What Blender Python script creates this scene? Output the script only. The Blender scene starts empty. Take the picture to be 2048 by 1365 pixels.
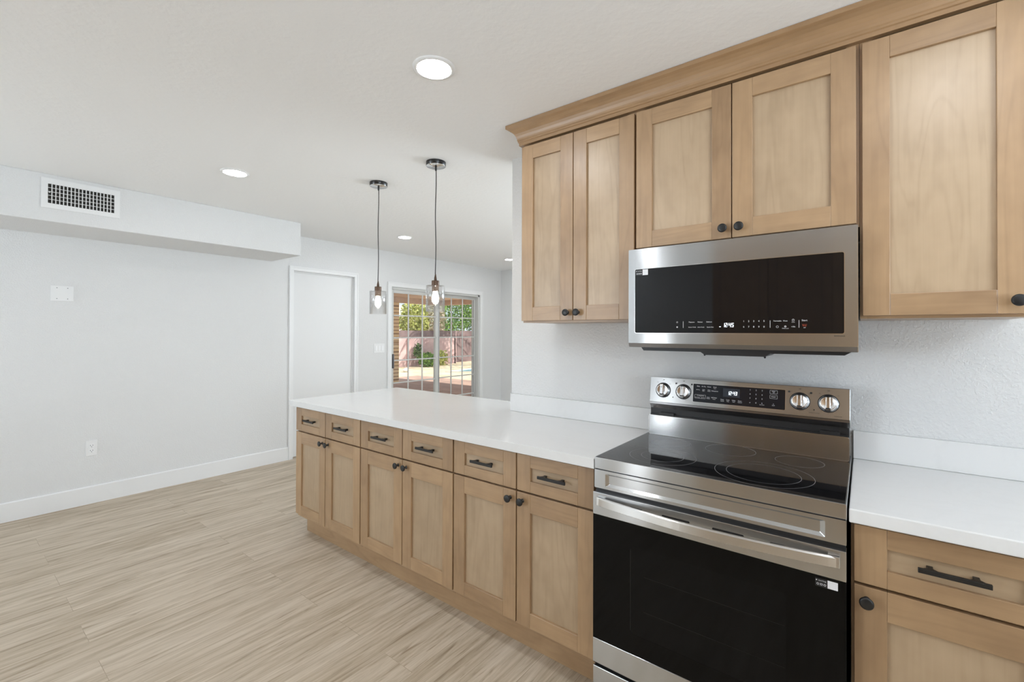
import bpy, bmesh, math, random
from mathutils import Vector, Matrix
rnd = random.Random(7)
S = bpy.context.scene
COL = S.collection

# ------------------------------------------------------------------ camera
F, YAW, PITCH, ROLL, CY, H = 906.91, .6601, .0071, .0032, 657.59, 1.390
fw = Vector((-math.sin(YAW), math.cos(YAW), 0)); rt = Vector((math.cos(YAW), math.sin(YAW), 0)); up = Vector((0, 0, 1))
c, s = math.cos(PITCH), math.sin(PITCH); fw, up = c*fw + s*up, c*up - s*fw
c, s = math.cos(ROLL), math.sin(ROLL); rt, up = c*rt + s*up, c*up - s*rt
cam = bpy.data.cameras.new('camera'); camo = bpy.data.objects.new('camera', cam); COL.objects.link(camo)
cam.sensor_width = 36; cam.lens = F/2048*36; cam.shift_y = -(682.5-CY)/2048; cam.clip_start = .02
camo.matrix_world = Matrix(((rt.x, up.x, -fw.x, 0), (rt.y, up.y, -fw.y, 0), (rt.z, up.z, -fw.z, H), (0, 0, 0, 1)))
S.camera = camo

# ------------------------------------------------------------------ sky, sun, added window fill lamps, exposure
SKY, SUN, SUNV = 1.1, 7.0, Vector((-.62, -.40, -.75))
FILL_EAST, FILL_SOUTH, FILL_FAR, DOWN, BULB = 112., 92., 195., 90., 40.
S.view_settings.view_transform = 'Standard'; S.view_settings.look = 'None'
S.view_settings.gamma = 1; S.view_settings.use_curve_mapping = False; S.view_settings.exposure = 0.08
w = bpy.data.worlds.new('sky'); S.world = w; w.use_nodes = True
wb = w.node_tree.nodes['Background']; wb.inputs[0].default_value = (.80, .90, 1, 1); wb.inputs[1].default_value = SKY
sl = bpy.data.lights.new('sun', 'SUN'); sl.energy = SUN; sl.angle = .009; sl.color = (1, .95, .86)
so = bpy.data.objects.new('sun', sl); COL.objects.link(so); so.rotation_euler = SUNV.to_track_quat('-Z', 'Y').to_euler(); so.location = (2, 8, 9)
def area(name, loc, sx, sy, power, col, direction):
    l = bpy.data.lights.new(name, 'AREA'); l.shape = 'RECTANGLE'; l.size = sx; l.size_y = sy; l.energy = power; l.color = col
    o = bpy.data.objects.new(name, l); COL.objects.link(o); o.location = loc
    o.rotation_euler = Vector(direction).to_track_quat('-Z', 'Z').to_euler()
    return o
area('unseen_east_fill', (2.56, -.05, 1.50), 1.7, 1.2, FILL_EAST, (.79, .89, 1), (-1, 0, 2.2))  # unseen fill lamp, tilted up to brighten ceiling and wall cabinets
area('added_far_fill', (.3, 5.97, 1.45), 2.6, 1.6, FILL_FAR, (.79, .89, 1), (0, -1, 1.3))  # lamp added behind the kitchen wall to lift ceiling and left wall
area('added_low_streak_light', (-2.64, -3.56, .70), .32, 1.2, 8., (.9, .95, 1), (0, 1, 0))  # lamp added behind the viewer for bright streaks in the steel
area('added_south_fill', (-3.95, -3.56, 1.35), 1.2, 1.6, FILL_SOUTH, (.79, .89, 1), (0, 1, 1.0))  # lamp added out of view to fill the left wall and ceiling

# ------------------------------------------------------------------ helpers
class MB:
    """collects shapes in world space; build() links them as one mesh object"""
    def __init__(s):
        s.bm = bmesh.new(); s.uv = s.bm.loops.layers.uv.new('UVMap'); s.col = s.bm.loops.layers.float_color.new('tone')
    def _fin(s, faces, grain='z', tone=None, mat=0):
        ox, oy = rnd.uniform(0, 40), rnd.uniform(0, 40); t = rnd.uniform(0, 1) if tone is None else tone
        gi = 'xyz'.index(grain)
        for f in faces:
            f.material_index = mat
            f.normal_update(); n = f.normal; drop = max(range(3), key=lambda i: abs(n[i]))
            axes = [i for i in range(3) if i != drop]
            if gi in axes: v = gi; u = [a for a in axes if a != gi][0]
            else: u, v = axes
            for l in f.loops:
                l[s.uv].uv = (l.vert.co[u]+ox, l.vert.co[v]+oy); l[s.col] = (t, t, t, 1)
    def box(s, x0, x1, y0, y1, z0, z1, grain='z', tone=None, mat=0, M=None):
        vs = [s.bm.verts.new((x, y, z)) for x in (x0, x1) for y in (y0, y1) for z in (z0, z1)]
        q = ((0, 1, 3, 2), (4, 6, 7, 5), (0, 4, 5, 1), (2, 3, 7, 6), (0, 2, 6, 4), (1, 5, 7, 3))
        fs = [s.bm.faces.new([vs[i] for i in f]) for f in q]
        s._fin(fs, grain, tone, mat)
        if M:
            for v in vs: v.co = M @ v.co
        return s
    def prism(s, pts, axis, a, b, grain='x', tone=None, mat=0, smooth=False):
        """2-D outline pts extruded along axis from a to b; pts are the other two coords in xyz order"""
        def mk(p, t):
            if axis == 'x': return (t, p[0], p[1])
            if axis == 'y': return (p[0], t, p[1])
            return (p[0], p[1], t)
        A = [s.bm.verts.new(mk(p, a)) for p in pts]; B = [s.bm.verts.new(mk(p, b)) for p in pts]
        n = len(pts); fs = [s.bm.faces.new(A[::-1]), s.bm.faces.new(B)]
        side = [s.bm.faces.new((A[i], A[(i+1) % n], B[(i+1) % n], B[i])) for i in range(n)]
        s._fin(fs+side, grain, tone, mat)
        if smooth:
            for f in side: f.smooth = True
        return s
    def lathe(s, prof, seg=32, M=Matrix(), smooth=True, mat=0, cap=True):
        """prof = [(r, h)...] turned about local z, then moved by M"""
        rings = []
        for r, h in prof:
            if r < 1e-6: rings.append([s.bm.verts.new(M @ Vector((0, 0, h)))])
            else: rings.append([s.bm.verts.new(M @ Vector((r*math.cos(2*math.pi*k/seg), r*math.sin(2*math.pi*k/seg), h))) for k in range(seg)])
        fs = []
        for a, b in zip(rings, rings[1:]):
            for k in range(seg):
                k2 = (k+1) % seg
                if len(a) == 1 and len(b) == 1: continue
                if len(a) == 1: fs.append(s.bm.faces.new((a[0], b[k2], b[k])))
                elif len(b) == 1: fs.append(s.bm.faces.new((a[k], a[k2], b[0])))
                else: fs.append(s.bm.faces.new((a[k], a[k2], b[k2], b[k])))
        if cap:
            for r in (rings[0], rings[-1]):
                if len(r) > 1: fs.append(s.bm.faces.new(r))
        s._fin(fs, mat=mat)
        if smooth:
            for f in fs: f.smooth = len(f.verts) < 5
        return s
    def tube(s, pts, r, seg=10, mat=0):
        pts = [Vector(p) for p in pts]; rings = []
        for i, p in enumerate(pts):
            d = (pts[min(i+1, len(pts)-1)]-pts[max(i-1, 0)]).normalized()
            a = d.cross(Vector((0, 0, 1))) if abs(d.z) < .9 else d.cross(Vector((1, 0, 0)))
            a.normalize(); b = d.cross(a)
            rr = r[i] if isinstance(r, (list, tuple)) else r
            rings.append([s.bm.verts.new(p+rr*(math.cos(t)*a+math.sin(t)*b)) for t in [2*math.pi*k/seg for k in range(seg)]])
        fs = [s.bm.faces.new((A[k], A[(k+1) % seg], B[(k+1) % seg], B[k])) for A, B in zip(rings, rings[1:]) for k in range(seg)]
        fs += [s.bm.faces.new(rings[0]), s.bm.faces.new(rings[-1])]
        s._fin(fs, mat=mat)
        for f in fs: f.smooth = len(f.verts) == 4
        return s
    def quad(s, *p, mat=0, grain='z'):
        f = s.bm.faces.new([s.bm.verts.new(v) for v in p]); s._fin([f], grain, None, mat); return s
    def text(s, body, size, M, align='CENTER', extrude=.0001):
        cu = bpy.data.curves.new('t', 'FONT'); cu.body = body; cu.size = size; cu.align_x = align; cu.align_y = 'CENTER'; cu.extrude = extrude
        cu.resolution_u = 3
        o = bpy.data.objects.new('t', cu); COL.objects.link(o)
        dg = bpy.context.evaluated_depsgraph_get(); me = bpy.data.meshes.new_from_object(o.evaluated_get(dg))
        me.transform(M); nb = len(s.bm.faces); s.bm.from_mesh(me); bpy.data.meshes.remove(me); bpy.data.objects.remove(o); bpy.data.curves.remove(cu)
        return s
    def build(s, name, mats, parent=None, bevel=0, recalc=True, seg=2):
        root = parent
        while root is not None and root.parent is not None: root = root.parent
        if recalc: bmesh.ops.recalc_face_normals(s.bm, faces=s.bm.faces[:])
        if root is not None: bmesh.ops.translate(s.bm, verts=s.bm.verts[:], vec=-root.location)
        me = bpy.data.meshes.new(name); s.bm.to_mesh(me); s.bm.free()
        for m in (mats if isinstance(mats, (list, tuple)) else [mats]): me.materials.append(m)
        o = bpy.data.objects.new(name, me); COL.objects.link(o)
        if parent is not None: o.parent = parent
        if bevel:
            b = o.modifiers.new('bevel', 'BEVEL'); b.width = bevel; b.segments = seg; b.limit_method = 'ANGLE'; b.angle_limit = .6; b.harden_normals = False
        return o
def FACE(x, y, z):   # a frame lying on a surface that faces -Y
    return Matrix.Translation((x, y, z)) @ Matrix.Rotation(math.pi/2, 4, 'X')
def tag(o, label, cat, group=None):
    o['label'] = label; o['category'] = cat
    if group: o['group'] = group
    return o
def thing(name, loc, label, cat, group=None):
    o = bpy.data.objects.new(name, None); o.empty_display_size = .1; COL.objects.link(o); o.location = loc
    return tag(o, label, cat, group)
def struct(o, **k):
    o['kind'] = 'structure'; return o
def copy_thing(root, loc, label):
    r = root.copy(); COL.objects.link(r); r.location = loc; r['label'] = label
    for ch in list(root.children):
        c2 = ch.copy(); COL.objects.link(c2); c2.parent = r
        for g in list(ch.children):
            d = g.copy(); COL.objects.link(d); d.parent = c2
    return r

# ------------------------------------------------------------------ materials
def srgb(r, g, b):
    f = lambda v: ((v/255+.055)/1.055)**2.4 if v > 10 else v/255/12.92
    return (f(r), f(g), f(b), 1)
class NT:
    def __init__(s, name):
        s.m = bpy.data.materials.new(name); s.m.use_nodes = True; s.t = s.m.node_tree; s.n = s.t.nodes; s.l = s.t.links
        s.b = s.n['Principled BSDF']; s.out = s.n['Material Output']
    def add(s, typ, **k):
        nd = s.n.new(typ)
        for a, v in k.items(): setattr(nd, a, v)
        return nd
    def ln(s, a, b): s.l.new(a, b)
    def val(s, sock, v):
        if hasattr(v, 'is_linked') or isinstance(v, bpy.types.NodeSocket): s.ln(v, sock)
        else: sock.default_value = v
    def math(s, op, a, b=0, c=0):
        nd = s.add('ShaderNodeMath', operation=op)
        for i, v in enumerate((a, b, c)): s.val(nd.inputs[i], v)
        return nd.outputs[0]
    def mix(s, fac, a, b, blend='MIX'):
        nd = s.add('ShaderNodeMix', data_type='RGBA', blend_type=blend)
        s.val(nd.inputs[0], fac); s.val(nd.inputs[6], a); s.val(nd.inputs[7], b)
        return nd.outputs[2]
    def noise(s, vec, scale, detail=4, rough=.55, dims='3D', w=None, dist=0):
        nd = s.add('ShaderNodeTexNoise', noise_dimensions=dims); s.ln(vec, nd.inputs['Vector'])
        nd.inputs['Scale'].default_value = scale; nd.inputs['Detail'].default_value = detail; nd.inputs['Roughness'].default_value = rough
        nd.inputs['Distortion'].default_value = dist
        if w is not None: s.val(nd.inputs['W'], w)
        return nd.outputs['Fac']
    def mapping(s, vec, scale=(1, 1, 1), rot=(0, 0, 0), loc=(0, 0, 0)):
        nd = s.add('ShaderNodeMapping'); s.ln(vec, nd.inputs[0]); nd.inputs['Scale'].default_value = scale
        nd.inputs['Rotation'].default_value = rot; nd.inputs['Location'].default_value = loc
        return nd.outputs[0]
    def ramp(s, fac, stops):
        nd = s.add('ShaderNodeValToRGB'); s.ln(fac, nd.inputs[0]); e = nd.color_ramp.elements
        while len(e) < len(stops): e.new(.5)
        for x, (p, col) in zip(e, stops): x.position = p; x.color = col
        return nd.outputs[0]
    def bump(s, h, strength, dist):
        nd = s.add('ShaderNodeBump'); s.ln(h, nd.inputs['Height']); nd.inputs['Strength'].default_value = strength; nd.inputs['Distance'].default_value = dist
        s.ln(nd.outputs[0], s.b.inputs['Normal'])
def plain(name, col, rough=.5, metal=0, spec=.5, emit=None, es=0):
    k = NT(name); b = k.b
    b.inputs['Base Color'].default_value = col; b.inputs['Roughness'].default_value = rough; b.inputs['Metallic'].default_value = metal
    b.inputs['Specular IOR Level'].default_value = spec
    if emit: b.inputs['Emission Color'].default_value = emit; b.inputs['Emission Strength'].default_value = es
    return k.m
def painted(name, col, rough, scale, strength, dist):
    k = NT(name); co = k.add('ShaderNodeTexCoord').outputs['Object']
    k.b.inputs['Base Color'].default_value = col; k.b.inputs['Roughness'].default_value = rough; k.b.inputs['Specular IOR Level'].default_value = .3
    n1 = k.noise(co, scale, 3, .5); n2 = k.noise(co, scale*.2, 2, .5)
    h = k.math('ADD', k.ramp(n1, [(.42, (0, 0, 0, 1)), (.62, (1, 1, 1, 1))]), n2)
    k.bump(h, strength, dist)
    return k.m
def wood_mat(name, base, dark, gloss=.42):
    k = NT(name); uv = k.add('ShaderNodeUVMap', uv_map='UVMap').outputs[0]
    tone = k.add('ShaderNodeAttribute', attribute_name='tone').outputs['Fac']
    fine = k.noise(k.mapping(uv, (90, 2.2, 1)), 1, 5, .6)
    ring = k.noise(k.mapping(uv, (9, 1.1, 1)), 1, 2, .45, dist=.6)
    rings = k.math('SINE', k.math('MULTIPLY', ring, 46)); rings = k.math('MULTIPLY_ADD', rings, .5, .5)
    blot = k.noise(k.mapping(uv, (7, 5, 1)), 1, 3, .6)
    f = k.math('ADD', k.math('MULTIPLY', fine, .26), k.math('MULTIPLY', k.math('POWER', rings, 3), .085))
    f = k.math('ADD', f, k.math('MULTIPLY', blot, .58)); f = k.math('ADD', f, k.math('MULTIPLY_ADD', tone, .22, -.11))
    colr = k.ramp(f, [(.22, base), (.78, dark)])
    k.ln(colr, k.b.inputs['Base Color'])
    k.b.inputs['Roughness'].default_value = gloss; k.b.inputs['Specular IOR Level'].default_value = .6
    k.b.inputs['Coat Weight'].default_value = .6; k.b.inputs['Coat Roughness'].default_value = .36
    k.bump(fine, .04, .002)
    return k.m
def steel_mat(name, col=(.575, .59, .605, 1), rough=.19, aniso=1.0):
    k = NT(name); b = k.b; uv = k.add('ShaderNodeUVMap', uv_map='UVMap').outputs[0]
    n = k.noise(k.mapping(uv, (700, 6, 1)), 1, 3, .6)
    b.inputs['Metallic'].default_value = 1
    k.ln(k.mix(n, tuple(c*.93 for c in col[:3])+(1,), tuple(min(1, c*1.06) for c in col[:3])+(1,)), b.inputs['Base Color'])
    b.inputs['Roughness'].default_value = rough; b.inputs['Anisotropic'].default_value = aniso
    tg = k.add('ShaderNodeTangent', direction_type='UV_MAP', uv_map='UVMap'); k.ln(tg.outputs[0], b.inputs['Tangent'])
    return k.m
def thin_glass(name, tint=(1, 1, 1, 1), f0=.04, rough=0.0, power=4):
    k = NT(name); k.n.remove(k.b)
    tr = k.add('ShaderNodeBsdfTransparent'); tr.inputs[0].default_value = tint
    gl = k.add('ShaderNodeBsdfGlossy'); gl.inputs['Roughness'].default_value = rough
    lw = k.add('ShaderNodeLayerWeight'); lw.inputs[0].default_value = .5
    fac = k.math('MULTIPLY_ADD', k.math('POWER', lw.outputs['Facing'], power), 1-f0, f0)
    mx = k.add('ShaderNodeMixShader'); k.ln(fac, mx.inputs[0]); k.ln(tr.outputs[0], mx.inputs[1]); k.ln(gl.outputs[0], mx.inputs[2])
    k.ln(mx.outputs[0], k.out.inputs[0]); return k.m
def floor_mat():
    k = NT('oak_vinyl_plank'); co = k.add('ShaderNodeTexCoord').outputs['Object']
    sw = k.mapping(co, rot=(0, 0, math.pi/2))
    br = k.add('ShaderNodeTexBrick', offset=.37, offset_frequency=2, squash=1); k.ln(sw, br.inputs['Vector'])
    for n_, v in (('Color1', (0, 0, 0, 1)), ('Color2', (1, 1, 1, 1)), ('Mortar', (0, 0, 0, 1)), ('Scale', 1), ('Mortar Size', .0011), ('Mortar Smooth', .1), ('Bias', 0), ('Brick Width', 1.22), ('Row Height', .182)):
        br.inputs[n_].default_value = v
    r = k.math('MULTIPLY', br.outputs['Color'], 23.0)
    g1 = k.noise(k.mapping(co, (17, 1.5, 1)), 1, 6, .66, '4D', r, 1.6)
    g2 = k.noise(k.mapping(co, (95, 3, 1)), 1, 4, .6, '4D', r)
    g3 = k.noise(k.mapping(co, (30, 3.2, 1)), 1, 3, .55, '4D', k.math('ADD', r, 5.0), 1.2)
    f = k.math('ADD', k.math('MULTIPLY', g1, .68), k.math('MULTIPLY', g2, .30)); f = k.math('ADD', f, k.math('MULTIPLY', br.outputs['Color'], .05))
    colr = k.ramp(f, [(.34, srgb(140, 122, 100)), (.45, srgb(180, 164, 142)), (.56, srgb(202, 187, 167)), (.68, srgb(216, 203, 185))])
    knot = k.ramp(g3, [(.62, (0, 0, 0, 1)), (.72, (1, 1, 1, 1))])
    colr = k.mix(k.math('MULTIPLY', knot, .55), colr, srgb(128, 104, 78))
    colr = k.mix(k.math('MULTIPLY', br.outputs['Fac'], .32), colr, srgb(120, 100, 78))
    k.ln(colr, k.b.inputs['Base Color']); k.b.inputs['Roughness'].default_value = .5; k.b.inputs['Specular IOR Level'].default_value = .35
    k.bump(k.math('SUBTRACT', k.math('MULTIPLY', g2, .15), br.outputs['Fac']), .15, .001)
    return k.m
def quartz_mat():
    k = NT('white_quartz'); co = k.add('ShaderNodeTexCoord').outputs['Object']
    n = k.noise(k.mapping(co, (1.6, 3, 1), rot=(0, 0, .5)), 1.5, 6, .6, dist=1.2)
    v = k.ramp(n, [(.47, (0, 0, 0, 1)), (.5, (1, 1, 1, 1)), (.53, (0, 0, 0, 1))])
    k.ln(k.mix(k.math('MULTIPLY', v, .10), srgb(230, 230, 229), srgb(212, 212, 210)), k.b.inputs['Base Color'])
    k.b.inputs['Roughness'].default_value = .16; k.b.inputs['Specular IOR Level'].default_value = .5
    return k.m
def speckle(name, c1, c2, scale, rough=.8, detail=4):
    k = NT(name); co = k.add('ShaderNodeTexCoord').outputs['Object']
    n = k.noise(co, scale, detail, .6)
    k.ln(k.ramp(n, [(.35, c1), (.65, c2)]), k.b.inputs['Base Color']); k.b.inputs['Roughness'].default_value = rough; k.b.inputs['Specular IOR Level'].default_value = .2
    return k.m
def leaf_mat(name, c1, c2):
    k = NT(name); t = k.add('ShaderNodeAttribute', attribute_name='tone').outputs['Fac']
    k.ln(k.mix(t, c1, c2), k.b.inputs['Base Color']); k.b.inputs['Roughness'].default_value = .6
    k.b.inputs['Specular IOR Level'].default_value = .2
    return k.m
def paver_mat():
    k = NT('brick_pavers'); co = k.add('ShaderNodeTexCoord').outputs['Object']
    br = k.add('ShaderNodeTexBrick'); k.ln(co, br.inputs['Vector'])
    for n_, v in (('Color1', srgb(160, 132, 120)), ('Color2', srgb(184, 154, 140)), ('Mortar', srgb(140, 118, 108)), ('Scale', 1), ('Mortar Size', .008), ('Brick Width', .4), ('Row Height', .2)):
        br.inputs[n_].default_value = v
    k.ln(br.outputs[0], k.b.inputs['Base Color']); k.b.inputs['Roughness'].default_value = .8
    return k.m

WALL = painted('white_wall_paint', srgb(229, 229, 228), .6, 110, .40, .003)
CEIL = painted('ceiling_paint', srgb(247, 247, 246), .7, 34, .12, .003)
TRIM = plain('white_trim_paint', srgb(238, 238, 237), .35)
DOORP = plain('white_door_paint', srgb(232, 232, 231), .45)
FLOOR = floor_mat(); QUARTZ = quartz_mat()
WOOD = wood_mat('maple_cabinet_wood', srgb(182, 149, 111), srgb(140, 109, 77))
PANEL = wood_mat('maple_veneer_panel', srgb(190, 165, 134), srgb(156, 131, 101))
CROWNW = wood_mat('maple_crown_wood', srgb(172, 137, 98), srgb(136, 104, 70))
BLACK = plain('matte_black_metal', (.012, .012, .012, 1), .38)
STEEL = steel_mat('brushed_stainless'); STEELD = steel_mat('dark_stainless', (.30, .30, .31, 1), .25, .9)
EDGE = plain('polished_steel_edge', (.82, .82, .81, 1), .16, 1)
CHROME = plain('satin_chrome', (.80, .80, .81, 1), .17, 1)
BGLASS = plain('black_glass', (.006, .006, .007, 1), .035, 0, .5)
BPLAST = plain('black_plastic', (.012, .012, .013, 1), .4)
DARK = plain('dark_enamel', (.03, .03, .03, 1), .5)
TGLASS = thin_glass('tinted_oven_glass', (.10, .10, .10, 1), .04)
PANE = thin_glass('window_glass', (.97, .985, .98, 1), .035)
SHADE = thin_glass('clear_shade_glass', (.975, .975, .975, 1), .07, 0, 2.4)
PRINT = plain('printed_white', (.62, .62, .62, 1), .5)
LED = plain('lit_led', (.9, .95, 1, 1), .5, 0, .5, (.88, .94, 1, 1), 1.6)
LEDW = plain('lit_legend', (.4, .4, .4, 1), .5, 0, .5, (1, 1, 1, 1), .30)
REDP = plain('lit_red_legend', (.3, .05, .02, 1), .5, 0, .5, (1, .16, .05, 1), .14)
PRINTB = plain('printed_black', (.02, .02, .02, 1), .5)
STKW = plain('white_sticker', (.80, .80, .82, 1), .4)
LENS = plain('lit_diffuser', (1, 1, 1, 1), .5, 0, .5, (.98, .985, 1, 1), DOWN)
BRONZE = plain('bronze_socket', srgb(92, 74, 62), .4, .7)
BULBM = plain('lit_bulb', (1, 1, 1, 1), .4, 0, .5, (1, .86, .66, 1), BULB)
ALU = plain('white_aluminium', srgb(208, 208, 204), .4)
GREYG = plain('grey_gasket', srgb(120, 120, 124), .5)

# ------------------------------------------------------------------ the room
XL, ZC, YF = -4.912, 2.437, 6.017
YB, XR = -3.6, 2.6
YK, XK = 2.169, -1.684            # kitchen wall face and its end
struct(MB().box(XL-.14, XR+.14, YB-.14, YF+.14, -.12, 0).build('floor', FLOOR))
struct(MB().box(XL-.14, XR+.14, YB-.14, YF+.14, ZC, ZC+.2).build('ceiling', CEIL))
T = .14
DO = (2.438, 3.190, 2.047); SLD = (3.735, 5.470, 1.978)
m = MB()
m.box(XL-T, XL, YB-T, DO[0], 0, ZC).box(XL-T, XL, DO[0], DO[1], DO[2], ZC).box(XL-T, XL, DO[1], SLD[0], 0, ZC)
m.box(XL-T, XL, SLD[0], SLD[1], SLD[2], ZC).box(XL-T, XL, SLD[1], YF+T, 0, ZC)
struct(m.build('wall_left', WALL))
struct(MB().box(XK, XR, YK, YK+.125, 0, ZC).build('wall_right', WALL))
m = MB(); fx0, fx1, fz0, fz1 = -1.05, 1.65, .60, 2.25
m.box(XL, fx0, YF, YF+T, 0, ZC).box(fx1, XR, YF, YF+T, 0, ZC).box(fx0, fx1, YF, YF+T, 0, fz0).box(fx0, fx1, YF, YF+T, fz1, ZC)
struct(m.build('wall_far', WALL))
m = MB(); wy0, wy1, wz0, wz1 = -.95, .85, .86, 2.14
m.box(XR, XR+T, YB-T, wy0, 0, ZC).box(XR, XR+T, wy1, YF+T, 0, ZC).box(XR, XR+T, wy0, wy1, 0, wz0).box(XR, XR+T, wy0, wy1, wz1, ZC)
struct(m.build('wall_side', WALL))
m = MB(); sx0, sx1 = -4.62, -3.28
hx0, hx1 = -2.84, -2.44
m.box(XL, sx0, YB-T, YB, 0, ZC).box(sx1, hx0, YB-T, YB, 0, ZC).box(hx1, XR, YB-T, YB, 0, ZC).box(hx0, hx1, YB-T, YB, 1.34, ZC).box(hx0, hx1, YB-T, YB, 0, .06).box(sx0, sx1, YB-T, YB, 0, .5).box(sx0, sx1, YB-T, YB, 2.2, ZC)
struct(m.build('wall_back', WALL))
wn = struct(MB().box(hx0, hx1, YB-.09, YB-.05, .06, .09).box(hx0, hx1, YB-.09, YB-.05, 1.31, 1.34).box(hx0, hx0+.03, YB-.09, YB-.05, .06, 1.34).box(hx1-.03, hx1, YB-.09, YB-.05, .06, 1.34).build('added_window_4', ALU))  # half-height window added behind the viewer to carry the streak lamp
MB().box(hx0+.03, hx1-.03, YB-.074, YB-.068, .09, 1.31).build('pane', PANE, wn)  # pane of the added half-height window
wn = struct(MB().box(sx0, sx1, YB-.09, YB-.05, .5, .55).box(sx0, sx1, YB-.09, YB-.05, 2.15, 2.2).box(sx0, sx0+.05, YB-.09, YB-.05, .5, 2.2).box(sx1-.05, sx1, YB-.09, YB-.05, .5, 2.2).box(-3.98, -3.92, YB-.09, YB-.05, .5, 2.2).build('added_window_1', ALU))  # unseen window added around the south fill lamp
MB().box(sx0+.05, sx1-.05, YB-.074, YB-.068, .55, 2.15).build('pane', PANE, wn)  # pane of the added south window
wn = struct(MB().box(fx0, fx1, YF+.05, YF+.09, fz0, fz0+.05).box(fx0, fx1, YF+.05, YF+.09, fz1-.05, fz1).box(fx0, fx0+.05, YF+.05, YF+.09, fz0, fz1).box(fx1-.05, fx1, YF+.05, YF+.09, fz0, fz1).box(.27, .33, YF+.05, YF+.09, fz0, fz1).build('added_window_3', ALU))  # unseen window added around the far fill lamp
MB().box(fx0+.05, fx1-.05, YF+.068, YF+.074, fz0+.05, fz1-.05).build('pane', PANE, wn)  # pane of the added far window
wn = struct(MB().box(XR+.05, XR+.09, wy0, wy1, wz0, wz0+.05).box(XR+.05, XR+.09, wy0, wy1, wz1-.05, wz1).box(XR+.05, XR+.09, wy0, wy0+.05, wz0, wz1).box(XR+.05, XR+.09, wy1-.05, wy1, wz0, wz1).box(XR+.05, XR+.09, -.08, -.02, wz0, wz1).build('unseen_window_2', ALU))  # unseen side window, placed to suit its fill lamp
MB().box(XR+.068, XR+.074, wy0+.05, wy1-.05, wz0+.05, wz1-.05).build('pane', PANE, wn)  # pane of the unseen side window
struct(MB().box(XL, -4.309, YB, 2.209, 2.121, ZC).build('soffit', WALL, bevel=.004))
def base_prof(t=.013, h=.14): return [(0, 0), (t, 0), (t, h-.006), (t-.005, h), (0, h)]
m = MB()
for y0, y1 in ((YB, 2.392), (3.233, 3.674), (5.535, YF)):
    m.prism([(XL+a, z) for a, z in base_prof()], 'y', y0, y1)
struct(m.build('baseboard_left', TRIM))
struct(MB().prism([(YF-a, z) for a, z in base_prof()], 'x', XL+.013, XR).build('baseboard_far', TRIM))

# the flat white door in the left wall
def casing(mb, y0, y1, zt, wd, x=XL, t=.016):
    mb.box(x, x+t, y0, y0+wd, 0, zt-wd).box(x, x+t, y1-wd, y1, 0, zt-wd).box(x, x+t, y0, y1, zt-wd, zt)
    mb.box(x+t, x+t+.006, y0, y0+.016, 0, zt-.016).box(x+t, x+t+.006, y1-.016, y1, 0, zt-.016).box(x+t, x+t+.006, y0, y1, zt-.016, zt)
d = struct(MB().box(XL-.075, XL-.035, DO[0]+.003, DO[1]-.003, .008, DO[2]-.003).build('door_1', DOORP, bevel=.002))
m = MB(); casing(m, 2.392, 3.233, 2.098, .046)
m.box(XL-.034, XL-.022, DO[0], DO[0]+.012, 0, DO[2]).box(XL-.034, XL-.022, DO[1]-.012, DO[1], 0, DO[2]).box(XL-.034, XL-.022, DO[0], DO[1], DO[2]-.012, DO[2])
m.build('casing', TRIM, d, bevel=.002)

# sliding glass door
y0, y1, zt = SLD
m = MB()
m.box(XL-.13, XL-.005, y0, y0+.022, 0, zt).box(XL-.13, XL-.005, y1-.028, y1, 0, zt).box(XL-.13, XL-.005, y0, y1, zt-.03, zt).box(XL-.13, XL-.005, y0, y1, 0, .03)
sd = struct(m.build('door_2', ALU, bevel=.002))
m = MB(); casing(m, 3.674, 5.535, 2.040, .060); m.build('casing', TRIM, sd, bevel=.002)
def slider_panel(xa, xb, ya, yb, gy0, gy1, gz0, gz1, knobs):
    p = MB().box(xa, xb, ya, gy0, .03, zt-.03).box(xa, xb, gy1, yb, .03, zt-.03).box(xa, xb, gy0, gy1, .03, gz0).box(xa, xb, gy0, gy1, gz1, zt-.03).build('panel', ALU, sd, bevel=.002)
    xm = (xa+xb)/2
    MB().box(xm-.004, xm+.004, gy0-.005, gy1+.005, gz0-.005, gz1+.005).build('pane', PANE, p)
    g = MB(); wv = .0085
    for i in (1, 2):
        y = gy0+(gy1-gy0)*i/3; g.box(xb-.012, xb+.002, y-wv, y+wv, gz0, gz1)
    for i in range(1, 6):
        z = gz0+.002+(gz1-gz0)*i/6; g.box(xb-.012, xb+.004, gy0, gy1, z-wv, z+wv)
        g.box(xb-.002, xb+.012, gy1+.002, gy1+.022, z-.011, z+.011)
    g.build('grille', ALU, p, bevel=.002)
    return p
p = slider_panel(XL-.055, XL-.022, y0+.024, 4.600, 3.792, 4.540, .10, 1.902, True)
MB().box(XL-.022, XL+.012, y0+.032, y0+.046, .90, 1.09).build('handle', GREYG, p, bevel=.004)
MB().box(XL-.058, XL-.024, 4.600, 4.612, .03, zt-.03).build('gasket', GREYG, p)
p = slider_panel(XL-.105, XL-.072, 4.575, y1-.03, 4.665, 5.395, .10, 1.902, True)
MB().box(XL-.107, XL-.070, 5.396, 5.408, .10, 1.902).build('gasket', GREYG, p)

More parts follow.
